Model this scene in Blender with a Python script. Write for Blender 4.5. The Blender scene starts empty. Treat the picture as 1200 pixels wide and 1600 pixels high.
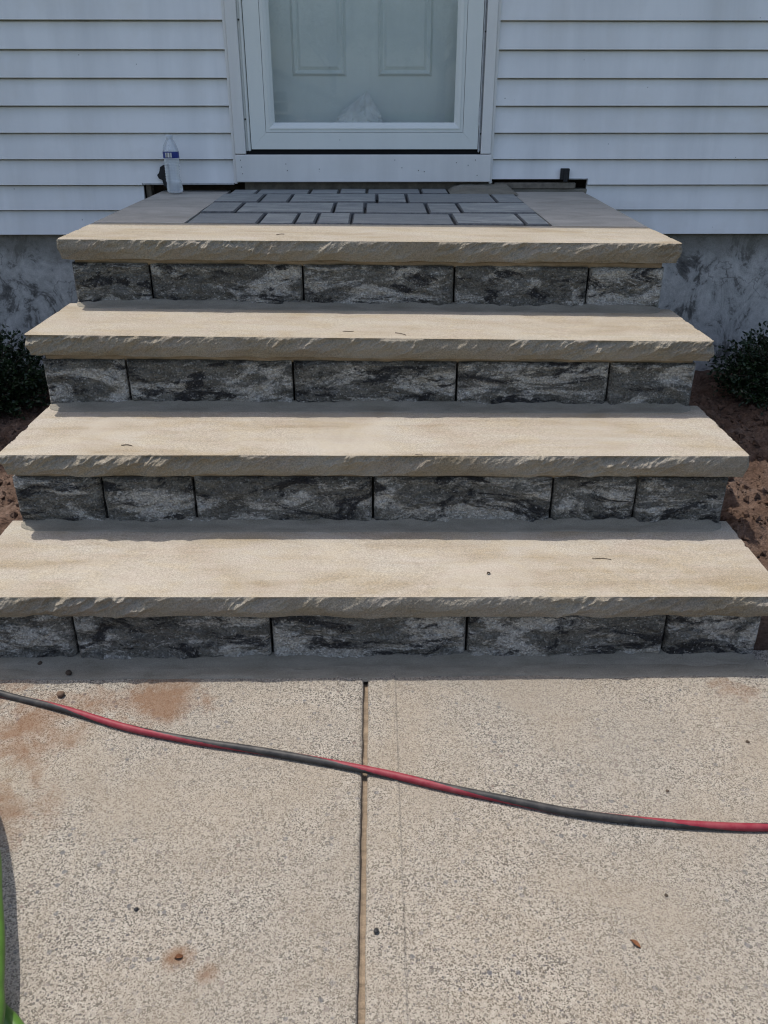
import bpy, math, random
import numpy as np
from mathutils import Matrix, Vector

random.seed(7)
RNG = np.random.default_rng(11)
sc = bpy.context.scene
COL = sc.collection
R = math.radians

# ------------------------------------------------------------------ camera
cam_d = bpy.data.cameras.new('camera')
cam = bpy.data.objects.new('camera', cam_d)
COL.objects.link(cam)
sc.camera = cam
PITCH, YAW, ROLL = R(26.748), R(0.623), R(0.017)
fw = Vector((math.sin(YAW) * math.cos(PITCH), math.cos(YAW) * math.cos(PITCH), -math.sin(PITCH)))
rt = Vector((math.cos(YAW), -math.sin(YAW), 0))
up = rt.cross(fw)
r2 = rt * math.cos(ROLL) + up * math.sin(ROLL)
u2 = -rt * math.sin(ROLL) + up * math.cos(ROLL)
M = Matrix((r2, u2, -fw)).transposed().to_4x4()
M.translation = (0.0038, -3.7778, 1.1744)
cam.matrix_world = M
cam_d.sensor_fit = 'VERTICAL'
cam_d.sensor_height = 36.0
cam_d.lens = 1279.9 / 1600 * 36.0
cam_d.clip_start = 0.02
cam_d.clip_end = 500

# ------------------------------------------------------------------ world, sun, exposure
SUNV = Vector((-0.33, 0.22, 1.0)).normalized()          # towards the sun: high, behind the house, a little to the left
EL = math.asin(SUNV.z)
w = bpy.data.worlds.new('World')
sc.world = w
w.use_nodes = True
wn = w.node_tree
sky = wn.nodes.new('ShaderNodeTexSky')
sky.sky_type = 'NISHITA'
sky.sun_disc = False
sky.sun_elevation = EL
sky.sun_rotation = math.atan2(SUNV.x, SUNV.y)
sky.air_density = 1.0
sky.dust_density = 3.0
sky.ozone_density = 0.7
bg = wn.nodes['Background']
wn.links.new(sky.outputs[0], bg.inputs[0])
bg.inputs[1].default_value = 0.15
sd = bpy.data.lights.new('sun', 'SUN')
sd.energy = 2.9
sd.angle = R(0.53)
sd.color = (1.0, 0.95, 0.87)
so = bpy.data.objects.new('sun', sd)
COL.objects.link(so)
so.rotation_euler = SUNV.to_track_quat('Z', 'Y').to_euler()
so.location = (-3, 2, 9)
sc.view_settings.view_transform = 'Standard'
sc.view_settings.look = 'None'
sc.view_settings.exposure = 0.33
sc.view_settings.gamma = 1.0
sc.view_settings.use_curve_mapping = False
sc.cycles.max_bounces = 8
sc.cycles.transparent_max_bounces = 12
sc.cycles.use_denoising = True
sc.cycles.filter_width = 1.15

# ------------------------------------------------------------------ numpy noise
def _h(i, j, k, seed):
    n = (i.astype(np.int64) * 374761393 + j.astype(np.int64) * 668265263 + k.astype(np.int64) * 2147483647 + seed * 1274126177) & 0xffffffff
    n = ((n ^ (n >> 13)) * 1274126177) & 0xffffffff
    n = ((n ^ (n >> 16)) * 2246822519) & 0xffffffff
    return ((n ^ (n >> 15)) & 0xffffff) / float(0xffffff)
def vn(x, y, z=0.0, seed=0):
    x, y, z = np.broadcast_arrays(np.asarray(x, float), np.asarray(y, float), np.asarray(z, float))
    i, j, k = np.floor(x), np.floor(y), np.floor(z)
    fx, fy, fz = x - i, y - j, z - k
    s = lambda t: t * t * t * (t * (t * 6 - 15) + 10)
    fx, fy, fz = s(fx), s(fy), s(fz)
    r = 0
    for a in (0, 1):
        for b in (0, 1):
            for c in (0, 1):
                r = r + _h(i + a, j + b, k + c, seed) * (fx if a else 1 - fx) * (fy if b else 1 - fy) * (fz if c else 1 - fz)
    return r * 2 - 1
def fbm(x, y, z=0.0, seed=0, octv=4, gain=.5):
    r, a, f = 0, 1.0, 1.0
    for o in range(octv):
        r = r + a * vn(np.asarray(x) * f, np.asarray(y) * f, np.asarray(z) * f, seed + o * 17)
        a *= gain
        f *= 2.03
    return r
def scoops(x, y, seed=0):
    """conchoidal chips: the lowest of many shallow bowls, sharp ridges between them"""
    i, j = np.floor(x), np.floor(y)
    best = np.full(np.broadcast(x, y).shape, 9.0)
    for a in (-2, -1, 0, 1, 2):
        for b in (-2, -1, 0, 1, 2):
            ci, cj = i + a, j + b
            px = ci + _h(ci, cj, ci * 0, seed)
            py = cj + _h(ci, cj, ci * 0, seed + 5)
            off = _h(ci, cj, ci * 0, seed + 9) * 1.1
            best = np.minimum(best, (x - px) ** 2 + (y - py) ** 2 + off)
    return best

# ------------------------------------------------------------------ object helpers
WLOC = {}
def _link(o, parent, loc):
    COL.objects.link(o)
    p = Vector(WLOC[parent.name]) if parent else Vector((0, 0, 0))
    if parent:
        o.parent = parent
    o.location = Vector(loc) - p
    WLOC[o.name] = tuple(loc)
    return o
def empty(name, loc, label=None, cat=None, group=None, kind=None, parent=None):
    o = bpy.data.objects.new(name, None)
    o.empty_display_size = .1
    _link(o, parent, loc)
    return tag(o, label, cat, group, kind)
def tag(o, label=None, cat=None, group=None, kind=None):
    if label: o['label'] = label
    if cat: o['category'] = cat
    if group: o['group'] = group
    if kind: o['kind'] = kind
    return o
def obj(name, V, F, mat, parent=None, loc=None, smooth=False):
    """V in world coordinates; the object's origin is put at loc (default: its parent's origin)"""
    if loc is None:
        loc = WLOC[parent.name] if parent else (0, 0, 0)
    V = np.asarray(V, float) - np.asarray(loc, float)
    me = bpy.data.meshes.new(name)
    me.from_pydata(V.tolist(), [], F if isinstance(F, list) else np.asarray(F).tolist())
    me.materials.append(mat)
    if smooth:
        me.polygons.foreach_set('use_smooth', [True] * len(me.polygons))
    me.update()
    o = bpy.data.objects.new(name, me)
    return _link(o, parent, loc)
def box(x0, x1, y0, y1, z0, z1, b=0.0):
    """a box with chamfered edges (b) as vertices and faces"""
    if b <= 0:
        V = [(x, y, z) for z in (z0, z1) for y in (y0, y1) for x in (x0, x1)]
        F = [[0, 2, 3, 1], [4, 5, 7, 6], [0, 1, 5, 4], [2, 6, 7, 3], [0, 4, 6, 2], [1, 3, 7, 5]]
        return V, F
    b = min(b, (x1 - x0) * .49, (y1 - y0) * .49, (z1 - z0) * .49)
    lo, hi = (x0, y0, z0), (x1, y1, z1)
    V, idx = [], {}
    for sx in (0, 1):
        for sy in (0, 1):
            for sz in (0, 1):
                s = (sx, sy, sz)
                for ax in range(3):
                    p = []
                    for k in range(3):
                        e = hi[k] if s[k] else lo[k]
                        p.append(e if k == ax else (e - b if s[k] else e + b))
                    idx[(s, ax)] = len(V)
                    V.append(tuple(p))
    F = []
    for ax in range(3):
        a, c = [k for k in range(3) if k != ax]
        for s in (0, 1):
            q = []
            for (i, j) in ((0, 0), (1, 0), (1, 1), (0, 1)):
                t = [0, 0, 0]; t[ax] = s; t[a] = i; t[c] = j
                q.append(idx[(tuple(t), ax)])
            F.append(q)
        for i in (0, 1):
            for j in (0, 1):
                t0 = [0, 0, 0]; t0[a] = i; t0[c] = j
                t1 = list(t0); t1[ax] = 1
                F.append([idx[(tuple(t0), a)], idx[(tuple(t1), a)], idx[(tuple(t1), c)], idx[(tuple(t0), c)]])
    for sx in (0, 1):
        for sy in (0, 1):
            for sz in (0, 1):
                F.append([idx[((sx, sy, sz), k)] for k in range(3)])
    # orient outwards
    V = np.array(V, float)
    cen = V.mean(0)
    for f in F:
        n = np.cross(V[f[1]] - V[f[0]], V[f[2]] - V[f[0]])
        if n @ (V[f].mean(0) - cen) < 0:
            f.reverse()
    return V.tolist(), F
def joinm(*parts):
    V, F = [], []
    for v, f in parts:
        o = len(V)
        V += [tuple(p) for p in v]
        F += [[i + o for i in q] for q in f]
    return V, F
def gridf(nu, nv, off=0, wrap_u=False, flip=False):
    F = []
    for j in range(nv - 1):
        for i in range(nu if wrap_u else nu - 1):
            a, b = j * nu + i, j * nu + (i + 1) % nu
            q = [a + off, b + off, b + nu + off, a + nu + off]
            F.append(q[::-1] if flip else q)
    return F
def tube(path, rad, n=10, caps=True):
    P = np.asarray(path, float)
    rad = np.broadcast_to(np.asarray(rad, float), (len(P),))
    T = np.gradient(P, axis=0)
    T /= np.linalg.norm(T, axis=1)[:, None] + 1e-12
    ref = np.array([0, 0, 1.0])
    V = []
    for p, t, r in zip(P, T, rad):
        a = np.cross(t, ref)
        if np.linalg.norm(a) < 1e-3:
            a = np.cross(t, [1.0, 0, 0])
        a /= np.linalg.norm(a)
        b = np.cross(a, t)
        for k in range(n):
            th = 2 * math.pi * k / n
            V.append(p + r * (math.cos(th) * b + math.sin(th) * a))
    F = gridf(n, len(P), wrap_u=True, flip=True)
    if caps:
        F.append(list(range(n)))
        F.append(list(range((len(P) - 1) * n, len(P) * n))[::-1])
    return V, F
def lathe(cx, cy, prof, n=28):
    V = []
    for r, z in prof:
        for k in range(n):
            a = 2 * math.pi * k / n
            V.append((cx + r * math.cos(a), cy + r * math.sin(a), z))
    return V, gridf(n, len(prof), wrap_u=True)
def spline(pts, n):
    P = np.asarray(pts, float)
    P = np.vstack([2 * P[0] - P[1], P, 2 * P[-1] - P[-2]])
    out = []
    for i in range(1, len(P) - 2):
        for t in np.linspace(0, 1, n, endpoint=False):
            a, b, c, d = P[i - 1], P[i], P[i + 1], P[i + 2]
            out.append(.5 * ((2 * b) + (-a + c) * t + (2 * a - 5 * b + 4 * c - d) * t * t + (-a + 3 * b - 3 * c + d) * t ** 3))
    out.append(P[-2])
    return np.array(out)

# ------------------------------------------------------------------ material helpers
class Mat:
    def __init__(s, name, rough=.8, spec=.3):
        s.m = bpy.data.materials.new(name)
        s.m.use_nodes = True
        s.t = s.m.node_tree
        s.b = s.t.nodes['Principled BSDF']
        s.b.inputs['Roughness'].default_value = rough
        s.b.inputs['Specular IOR Level'].default_value = spec
    def n(s, kind, **kw):
        nd = s.t.nodes.new('ShaderNode' + kind)
        for k, v in kw.items():
            if k.startswith('_'):
                setattr(nd, k[1:], v)
            else:
                key = int(k[1:]) if k[0] == 'i' and k[1:].isdigit() else k.replace('0', ' ')
                s.put(nd.inputs[key], v)
        return nd
    def put(s, inp, v):
        if hasattr(v, 'is_linked') or hasattr(v, 'links'):
            s.t.links.new(v, inp)
        else:
            if inp.type == 'RGBA' and len(v) == 3:
                v = (*v, 1)
            inp.default_value = v
    def coords(s, scale=(1, 1, 1), obj=True, jitter=False):
        c = s.n('TexCoord').outputs['Object'] if obj else s.n('NewGeometry').outputs['Position']
        if jitter:
            r = s.n('ObjectInfo').outputs['Random']
            mu = s.n('Math', _operation='MULTIPLY', i0=r, i1=57.3).outputs[0]
            c = s.n('VectorMath', _operation='ADD', i0=c, i1=s.n('CombineXYZ', X=mu, Y=mu, Z=mu).outputs[0]).outputs[0]
        if scale != (1, 1, 1):
            c = s.n('Mapping', Vector=c, Scale=scale).outputs[0]
        return c
    def noise(s, vec, scale, detail=4, rough=.55, dist=0.0):
        return s.n('TexNoise', Vector=vec, Scale=scale, Detail=detail, Roughness=rough, Distortion=dist).outputs['Fac']
    def voro(s, vec, scale, feature='F1', out='Distance'):
        return s.n('TexVoronoi', _feature=feature, Vector=vec, Scale=scale).outputs[out]
    def ramp(s, fac, stops, interp='LINEAR'):
        nd = s.n('ValToRGB', Fac=fac)
        cr = nd.color_ramp
        cr.interpolation = interp
        while len(cr.elements) < len(stops):
            cr.elements.new(.5)
        for e, (p, c) in zip(cr.elements, stops):
            e.position = p
            e.color = (c, c, c, 1) if isinstance(c, (int, float)) else (*c, 1)
        return nd.outputs[0]
    def mix(s, fac, a, b, mode='MIX'):
        nd = s.n('Mix', _data_type='RGBA', _blend_type=mode)
        s.put(nd.inputs[0], fac)
        s.put(nd.inputs[6], a)
        s.put(nd.inputs[7], b)
        return nd.outputs[2]
    def math(s, op, a, b=0.0, clamp=False):
        nd = s.n('Math', _operation=op, i0=a, i1=b)
        nd.use_clamp = clamp
        return nd.outputs[0]
    def bump(s, h, strength, dist, prev=None):
        nd = s.n('Bump', Height=h, Strength=strength, Distance=dist)
        if prev is not None:
            s.t.links.new(prev, nd.inputs['Normal'])
        return nd.outputs[0]
    def out(s, color=None, normal=None, rough=None):
        if color is not None: s.put(s.b.inputs['Base Color'], color)
        if normal is not None: s.put(s.b.inputs['Normal'], normal)
        if rough is not None: s.put(s.b.inputs['Roughness'], rough)
        return s.m

def m_limestone(name='honed_limestone', k=(1, 1, 1)):
    m = Mat(name, .82, .25)
    c = m.coords(jitter=True)
    big = m.noise(m.n('Mapping', Vector=c, Scale=(1.5, 3.2, 4)).outputs[0], 2.0, 6, .6, .8)
    vein = m.noise(m.n('Mapping', Vector=c, Scale=(1.0, 9, 14)).outputs[0], 2.4, 6, .65, .7)
    fine = m.noise(c, 260, 3, .7)
    grain = m.noise(c, 900, 2, .7)
    col = m.ramp(big, [(.34, (0.264, 0.217, 0.152)), (.5, (0.322, 0.282, 0.224)), (.66, (0.356, 0.328, 0.279))])
    col = m.mix(m.ramp(vein, [(.38, 0.0), (.62, .55)]), col, (0.370, 0.333, 0.279))
    col = m.mix(m.ramp(vein, [(.30, .35), (.42, 0.0)]), col, (0.264, 0.216, 0.152))
    col = m.mix(.75, col, m.ramp(fine, [(.3, .30), (.7, .70)]), 'OVERLAY')
    col = m.mix(.55, col, m.ramp(grain, [(.3, .2), (.7, .8)]), 'OVERLAY')
    mot = m.noise(m.n('Mapping', Vector=c, Scale=(.7, 1.3, 1)).outputs[0], 15, 4, .6, .8)
    col = m.mix(m.ramp(mot, [(.38, .55), (.5, 0.0)]), col, m.mix(1.0, col, (1.03, .99, .90), 'MULTIPLY'))
    col = m.mix(m.ramp(mot, [(.5, 0.0), (.62, .6)]), col, m.mix(1.0, col, (1.03, 1.0, 1.02), 'MULTIPLY'))
    dust = m.noise(c, 3.1, 5, .65, 1.0)
    col = m.mix(m.ramp(dust, [(.52, 0.0), (.70, .45)]), col, (.43, .39, .33))
    rt_ = m.n('ObjectInfo').outputs['Random']
    col = m.mix(m.math('MULTIPLY', rt_, .6), col, m.mix(1.0, col, (.95, .93, .88), 'MULTIPLY'))
    spots = m.voro(c, 46)
    sp = m.math('MULTIPLY', m.ramp(spots, [(.05, 1.0), (.09, 0.0)]), m.ramp(m.noise(c, 21, 1), [(.60, 0.0), (.66, .6)]))
    col = m.mix(sp, col, (0.181, 0.146, 0.100))
    h = m.math('ADD', m.math('MULTIPLY', fine, .6), m.math('MULTIPLY', m.noise(c, 60, 4), .6))
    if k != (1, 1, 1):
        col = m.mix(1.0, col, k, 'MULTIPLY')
    return m.out(col, m.bump(h, .30 if k == (1, 1, 1) else .85, .004 if k == (1, 1, 1) else .006))
def m_block():
    m = Mat('split_face_block', .9, .2)
    c = m.coords(jitter=True)
    ro = m.n('ObjectInfo').outputs['Random']
    ang = m.math('MULTIPLY', m.math('SUBTRACT', m.math('FRACT', m.math('MULTIPLY', ro, 13.7)), .40), .9)
    mp = m.n('Mapping', Vector=c, Scale=(1.0, 1.6, 2.8))
    m.put(mp.inputs['Rotation'], m.n('CombineXYZ', Y=ang).outputs[0])
    st = mp.outputs[0]
    fine = m.noise(c, 110, 4, .7)
    fo = m.math('MULTIPLY', m.math('SUBTRACT', fine, .5), .16)
    lt = m.math('ADD', m.noise(st, 5.0, 9, .72, .9), fo)
    lt = m.math('ADD', lt, m.math('MULTIPLY', m.math('SUBTRACT', ro, .5), .07))
    dk = m.math('ADD', m.noise(m.n('Mapping', Vector=st, Location=(7, 3, 5)).outputs[0], 6.0, 9, .70, 1.0), fo)
    mid = m.ramp(m.noise(st, 16, 5, .6), [(.3, (.086, .083, .074)), (.7, (.190, .184, .164))])
    col = m.mix(m.ramp(lt, [(.50, 0.0), (.56, .8), (.67, 1.0)]), mid, (.43, .415, .38))
    col = m.mix(m.ramp(dk, [(.52, 0.0), (.59, .92)]), col, (.024, .024, .026))
    g = m.n('TexVoronoi', Vector=c, Scale=260.0)
    gs = m.n('SeparateColor', Color=g.outputs['Color']).outputs[0]
    col = m.mix(.70, col, m.ramp(gs, [(.0, .22), (.5, .47), (.82, .60), (1.0, .90)]), 'OVERLAY')
    col = m.mix(m.math('MULTIPLY', m.ramp(gs, [(.93, 0.0), (.96, .6)]), m.ramp(fine, [(.45, 0.0), (.6, 1.0)])), col, (.40, .39, .37))
    h = m.math('ADD', m.noise(c, 70, 5, .75), m.math('MULTIPLY', g.outputs['Distance'], .4))
    return m.out(col, m.bump(h, .9, .007))
def m_mortar(name, c0, c1, sc_=26):
    m = Mat(name, .9, .2)
    c = m.coords(jitter=True)
    st = m.n('Mapping', Vector=c, Scale=(.35, 1.2, 1.2)).outputs[0]
    n = m.noise(st, sc_, 5, .6, .3)
    col = m.mix(m.ramp(n, [(.3, 0.0), (.7, 1.0)]), c0, c1)
    f = m.noise(c, 420, 2, .7)
    col = m.mix(.5, col, m.ramp(f, [(.3, .3), (.7, .7)]), 'OVERLAY')
    return m.out(col, m.bump(m.math('ADD', n, m.math('MULTIPLY', f, .3)), .5, .004))
def m_paver():
    m = Mat('slate_paver', .75, .3)
    c = m.coords(jitter=True)
    st = m.n('Mapping', Vector=c, Scale=(1, 2.4, 1)).outputs[0]
    n = m.noise(st, 9, 6, .62, .8)
    col = m.ramp(n, [(.3, (0.211, 0.219, 0.222)), (.5, (0.293, 0.308, 0.304)), (.7, (0.437, 0.446, 0.422))])
    ro = m.n('ObjectInfo').outputs['Random']
    col = m.mix(m.math('MULTIPLY', ro, .8), col, (0.224, 0.234, 0.234))
    f = m.noise(c, 330, 2, .7)
    col = m.mix(.5, col, m.ramp(f, [(.3, .3), (.7, .7)]), 'OVERLAY')
    return m.out(col, m.bump(n, .55, .006))
def m_landing():
    m = Mat('trowelled_concrete', .88, .25)
    c = m.coords()
    n = m.noise(m.n('Mapping', Vector=c, Scale=(1, 1.8, 1)).outputs[0], 6, 6, .6, .5)
    col = m.ramp(n, [(.3, (0.344, 0.321, 0.283)), (.55, (0.445, 0.415, 0.369)), (.75, (0.539, 0.508, 0.461))])
    f = m.noise(c, 300, 3, .7)
    col = m.mix(.5, col, m.ramp(f, [(.3, .32), (.7, .68)]), 'OVERLAY')
    return m.out(col, m.bump(m.math('ADD', n, m.math('MULTIPLY', f, .2)), .35, .004))
def m_aggregate():
    m = Mat('exposed_aggregate_concrete', .85, .28)
    p = m.coords(obj=False)
    wv = m.n('TexNoise', Vector=p, Scale=150.0, Detail=2.0).outputs['Color']
    wp = m.n('VectorMath', _operation='ADD', i0=p, i1=m.n('VectorMath', _operation='SCALE', i0=wv, Scale=.004).outputs[0]).outputs[0]
    v1 = m.n('TexVoronoi', Vector=wp, Scale=490.0)
    g1, d1 = m.n('SeparateColor', Color=v1.outputs['Color']), v1.outputs['Distance']
    v2 = m.n('TexVoronoi', Vector=wp, Scale=175.0)
    g2, d2 = m.n('SeparateColor', Color=v2.outputs['Color']), v2.outputs['Distance']
    expo = m.noise(p, 2.9, 6, .65, .6)                       # how far the cement skin has worn off
    patch = m.noise(p, 7, 4, .6)
    skin = m.ramp(patch, [(.3, (0.266, 0.217, 0.160)), (.55, (0.296, 0.246, 0.184)), (.75, (0.329, 0.276, 0.211))])
    fines = m.ramp(g1.outputs[0], [(.0, (0.049, 0.044, 0.039)), (.22, (0.098, 0.086, 0.071)), (.32, (0.245, 0.217, 0.178)), (.50, (0.327, 0.292, 0.244)), (.75, (0.384, 0.350, 0.297)), (1.0, (0.458, 0.426, 0.366))])
    amt = m.math('ADD', m.math('MULTIPLY', m.ramp(expo, [(.38, .25), (.60, 1.0)]), .72), .27)
    col = m.mix(amt, skin, fines)
    # dark stones of a few millimetres
    isd = m.math('MULTIPLY', m.ramp(g2.outputs[1], [(.74, 0.0), (.77, 1.0)]), m.ramp(d2, [(.34, 1.0), (.42, 0.0)]))
    isd = m.math('MULTIPLY', isd, m.ramp(expo, [(.35, .35), (.6, 1.0)]))
    col = m.mix(isd, col, m.ramp(g2.outputs[0], [(.0, (0.065, 0.063, 0.069)), (.5, (0.130, 0.116, 0.107)), (1.0, (0.213, 0.194, 0.172))]))
    v3 = m.n('TexVoronoi', Vector=wp, Scale=75.0)
    g3, d3 = m.n('SeparateColor', Color=v3.outputs['Color']), v3.outputs['Distance']
    isb = m.math('MULTIPLY', m.ramp(g3.outputs[1], [(.86, 0.0), (.88, 1.0)]), m.ramp(d3, [(.30, 1.0), (.36, 0.0)]))
    isb = m.math('MULTIPLY', isb, m.ramp(expo, [(.42, .1), (.58, .9)]))
    col = m.mix(isb, col, m.ramp(g3.outputs[0], [(.0, (0.076, 0.079, 0.095)), (.5, (0.122, 0.124, 0.136)), (1.0, (0.167, 0.124, 0.107))]))
    tone = m.noise(p, 1.7, 5, .6, .5)
    col = m.mix(m.ramp(tone, [(.40, 0.0), (.66, .75)]), col, m.mix(.55, col, (0.240, 0.217, 0.183)))
    # soil trodden into the surface
    mask = None
    rag = m.noise(p, 16, 6, .65, .5)
    for (x, y, r, k) in ((-.475, -2.355, .085, 1.0), (-.62, -2.36, .06, .6), (-.39, -2.37, .07, .45), (-.72, -2.44, .12, .75), (-.69, -2.66, .11, .5), (-.63, -2.72, .07, .4),
                         (-.301, -2.962, .022, .9), (-.255, -2.99, .018, .6), (.80, -2.33, .07, .45), (-.86, -2.33, .10, .5)):
        d = m.n('VectorMath', _operation='DISTANCE', i0=p, i1=(x, y, 0)).outputs['Value']
        f = m.n('MapRange', Value=d, i1=0.0, i2=r * 1.6, i3=k, i4=0.0).outputs[0]
        mask = f if mask is None else m.math('MAXIMUM', mask, f)
    mask = m.math('MULTIPLY', m.ramp(m.math('ADD', mask, m.math('MULTIPLY', m.math('SUBTRACT', rag, .5), 1.5)), [(.22, 0.0), (.70, 1.0)]), m.ramp(mask, [(.02, 0.0), (.25, .95)]))
    col = m.mix(mask, col, m.mix(.78, col, (.17, .085, .04)))
    h = m.math('SUBTRACT', m.math('ADD', m.math('MULTIPLY', m.noise(p, 400, 3, .7), .5), m.math('MULTIPLY', m.noise(p, 90, 3, .6), .6)), m.math('MULTIPLY', d1, .18))
    return m.out(col, m.bump(h, .8, .005))
def m_vinyl(name, base, dirt=.12, rough=.42):
    m = Mat(name, rough, .4)
    p = m.coords(obj=False)
    st = m.noise(m.n('Mapping', Vector=p, Scale=(3.2, 1, .45)).outputs[0], 1.5, 5, .6, .3)
    blot = m.noise(p, 5, 5, .6)
    dk = tuple(v * .80 for v in base)
    col = m.mix(m.ramp(st, [(.40, 0.0), (.70, min(1, dirt * 5))]), base, dk)
    col = m.mix(m.ramp(blot, [(.5, 0.0), (.75, dirt * 3)]), col, tuple(v * k for v, k in zip(base, (.84, .82, .78))))
    sp = m.math('MULTIPLY', m.ramp(m.voro(p, 22), [(.035, 1.0), (.055, 0.0)]), m.ramp(m.n('SeparateColor', Color=m.voro(p, 22, out='Color')).outputs[0], [(.84, 0.0), (.88, .85)]))
    col = m.mix(sp, col, (.10, .10, .11))
    gr = m.noise(m.n('Mapping', Vector=p, Scale=(6, 30, 120)).outputs[0], 3, 3, .6)
    return m.out(col, m.bump(m.math('ADD', gr, m.math('MULTIPLY', m.noise(p, 2.5, 2), 2.0)), .15, .003), m.ramp(blot, [(.3, rough - .06), (.7, rough + .12)]))
def m_parge():
    m = Mat('parged_foundation', .92, .2)
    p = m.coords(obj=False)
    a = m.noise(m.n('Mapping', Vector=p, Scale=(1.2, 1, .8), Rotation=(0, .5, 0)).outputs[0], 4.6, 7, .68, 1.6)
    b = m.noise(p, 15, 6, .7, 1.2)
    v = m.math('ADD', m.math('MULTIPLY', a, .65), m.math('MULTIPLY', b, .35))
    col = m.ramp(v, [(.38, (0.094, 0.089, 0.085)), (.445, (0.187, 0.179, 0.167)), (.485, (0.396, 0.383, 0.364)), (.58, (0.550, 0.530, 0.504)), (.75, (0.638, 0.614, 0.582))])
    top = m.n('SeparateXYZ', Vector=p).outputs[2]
    shade_band = m.ramp(m.math('ADD', top, m.math('MULTIPLY', m.noise(p, 9, 4), .14)), [(.58, 0.0), (.66, .75)])  # shade under the siding painted into the top of the wall
    col = m.mix(shade_band, col, (0.220, 0.205, 0.175))
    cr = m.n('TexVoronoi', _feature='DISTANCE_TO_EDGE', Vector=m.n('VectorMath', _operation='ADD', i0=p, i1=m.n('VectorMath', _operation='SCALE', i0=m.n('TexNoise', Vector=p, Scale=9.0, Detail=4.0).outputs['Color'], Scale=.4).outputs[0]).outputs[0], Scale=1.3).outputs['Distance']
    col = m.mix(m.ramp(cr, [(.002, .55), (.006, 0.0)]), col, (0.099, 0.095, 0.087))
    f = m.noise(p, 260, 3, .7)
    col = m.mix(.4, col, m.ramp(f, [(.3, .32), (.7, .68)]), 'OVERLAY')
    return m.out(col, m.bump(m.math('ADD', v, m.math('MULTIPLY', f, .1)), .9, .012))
def m_soil():
    m = Mat('garden_soil', .95, .15)
    p = m.coords(obj=False)
    a = m.noise(p, 9, 6, .65, .5)
    b = m.noise(p, 90, 5, .7)
    col = m.ramp(a, [(.3, (0.105, 0.062, 0.043)), (.55, (0.190, 0.126, 0.095)), (.75, (0.268, 0.197, 0.156))])
    col = m.mix(.8, col, m.ramp(b, [(.3, .22), (.7, .75)]), 'OVERLAY')
    return m.out(col, m.bump(b, 1.0, .02))
def m_plain(name, col, rough=.6, spec=.3, var=.15, scale=40, bump=.15, metal=0.0):
    m = Mat(name, rough, spec)
    c = m.coords(jitter=True)
    n = m.noise(c, scale, 5, .6)
    k = tuple(v * (1 - var) for v in col)
    m.b.inputs['Metallic'].default_value = metal
    return m.out(m.mix(m.ramp(n, [(.35, 0.0), (.65, 1.0)]), k, col), m.bump(n, bump, .002))
def m_thin_glass(name, tint, refl, haze, hcol):
    """a pane: Fresnel mirror over clear see-through, with a little diffuse haze on the surface"""
    m = Mat(name)
    t = m.t
    t.nodes.remove(m.b)
    o = [x for x in t.nodes if x.type == 'OUTPUT_MATERIAL'][0]
    tr = m.n('BsdfTransparent', Color=tint)
    gl = m.n('BsdfGlossy', Color=(1, 1, 1), Roughness=.012)
    df = m.n('BsdfDiffuse', Color=hcol)
    p = m.coords(obj=False)
    hz = m.math('MULTIPLY', m.ramp(m.noise(m.n('Mapping', Vector=p, Scale=(2, 1, 1)).outputs[0], 6, 5, .6, .6), [(.3, .4), (.7, 1.0)]), haze)
    a = m.n('MixShader', Fac=hz)
    t.links.new(tr.outputs[0], a.inputs[1]); t.links.new(df.outputs[0], a.inputs[2])
    fr = m.math('MULTIPLY', m.n('Fresnel', IOR=1.5).outputs[0], refl, True)
    b = m.n('MixShader', Fac=fr)
    t.links.new(a.outputs[0], b.inputs[1]); t.links.new(gl.outputs[0], b.inputs[2])
    t.links.new(b.outputs[0], o.inputs[0])
    return m.m
def m_leaf(name, c0, c1, c2):
    m = Mat(name, .45, .4)
    r = m.n('AttributeXX') if False else m.n('Attribute', _attribute_name='shade').outputs['Fac']
    m.b.inputs['Subsurface Weight'].default_value = 0.0
    return m.out(m.ramp(r, [(0.0, c0), (.6, c1), (1.0, c2)]))
def m_hose():
    m = Mat('red_and_black_rubber', .55, .35)
    a = m.n('Attribute', _attribute_name='stripe').outputs['Fac']
    p = m.coords(obj=False)
    n = m.noise(m.n('Mapping', Vector=p, Scale=(.25, 1, 1)).outputs[0], 260, 4, .7)
    a = m.math('ADD', a, m.math('MULTIPLY', m.math('SUBTRACT', n, .5), .55))
    wear = m.noise(p, 45, 5, .7)
    blk = m.mix(m.ramp(wear, [(.4, 0.0), (.7, .6)]), (.024, .024, .025), (.095, .088, .08))
    red = m.mix(m.ramp(wear, [(.4, 0.0), (.72, .7)]), (.21, .016, .030), (.27, .07, .075))
    col = m.mix(m.ramp(a, [(.10, 0.0), (.16, 1.0)]), blk, red)
    return m.out(col, m.bump(n, .2, .001))
def m_labelband():
    m = Mat('printed_label', .35, .4)
    return m.out(m.ramp(m.noise(m.coords(obj=False), 60, 3), [(.35, (.012, .022, .16)), (.65, (.022, .045, .26))]))
def m_barcode():
    m = Mat('barcode_print', .4, .3)
    x = m.n('SeparateXYZ', Vector=m.coords(obj=False)).outputs[0]
    z = m.n('SeparateXYZ', Vector=m.coords(obj=False)).outputs[2]
    n = m.n('TexNoise', _noise_dimensions='1D', W=x, Scale=430.0, Detail=0.0).outputs['Fac']
    bars = m.ramp(n, [(.46, 0.03), (.50, .75)])
    return m.out(m.mix(m.ramp(m.math('FRACT', m.math('MULTIPLY', z, 1.0)), [(.0, 0.0), (1.0, 0.0)]), bars, (.7, .7, .7)))

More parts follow.
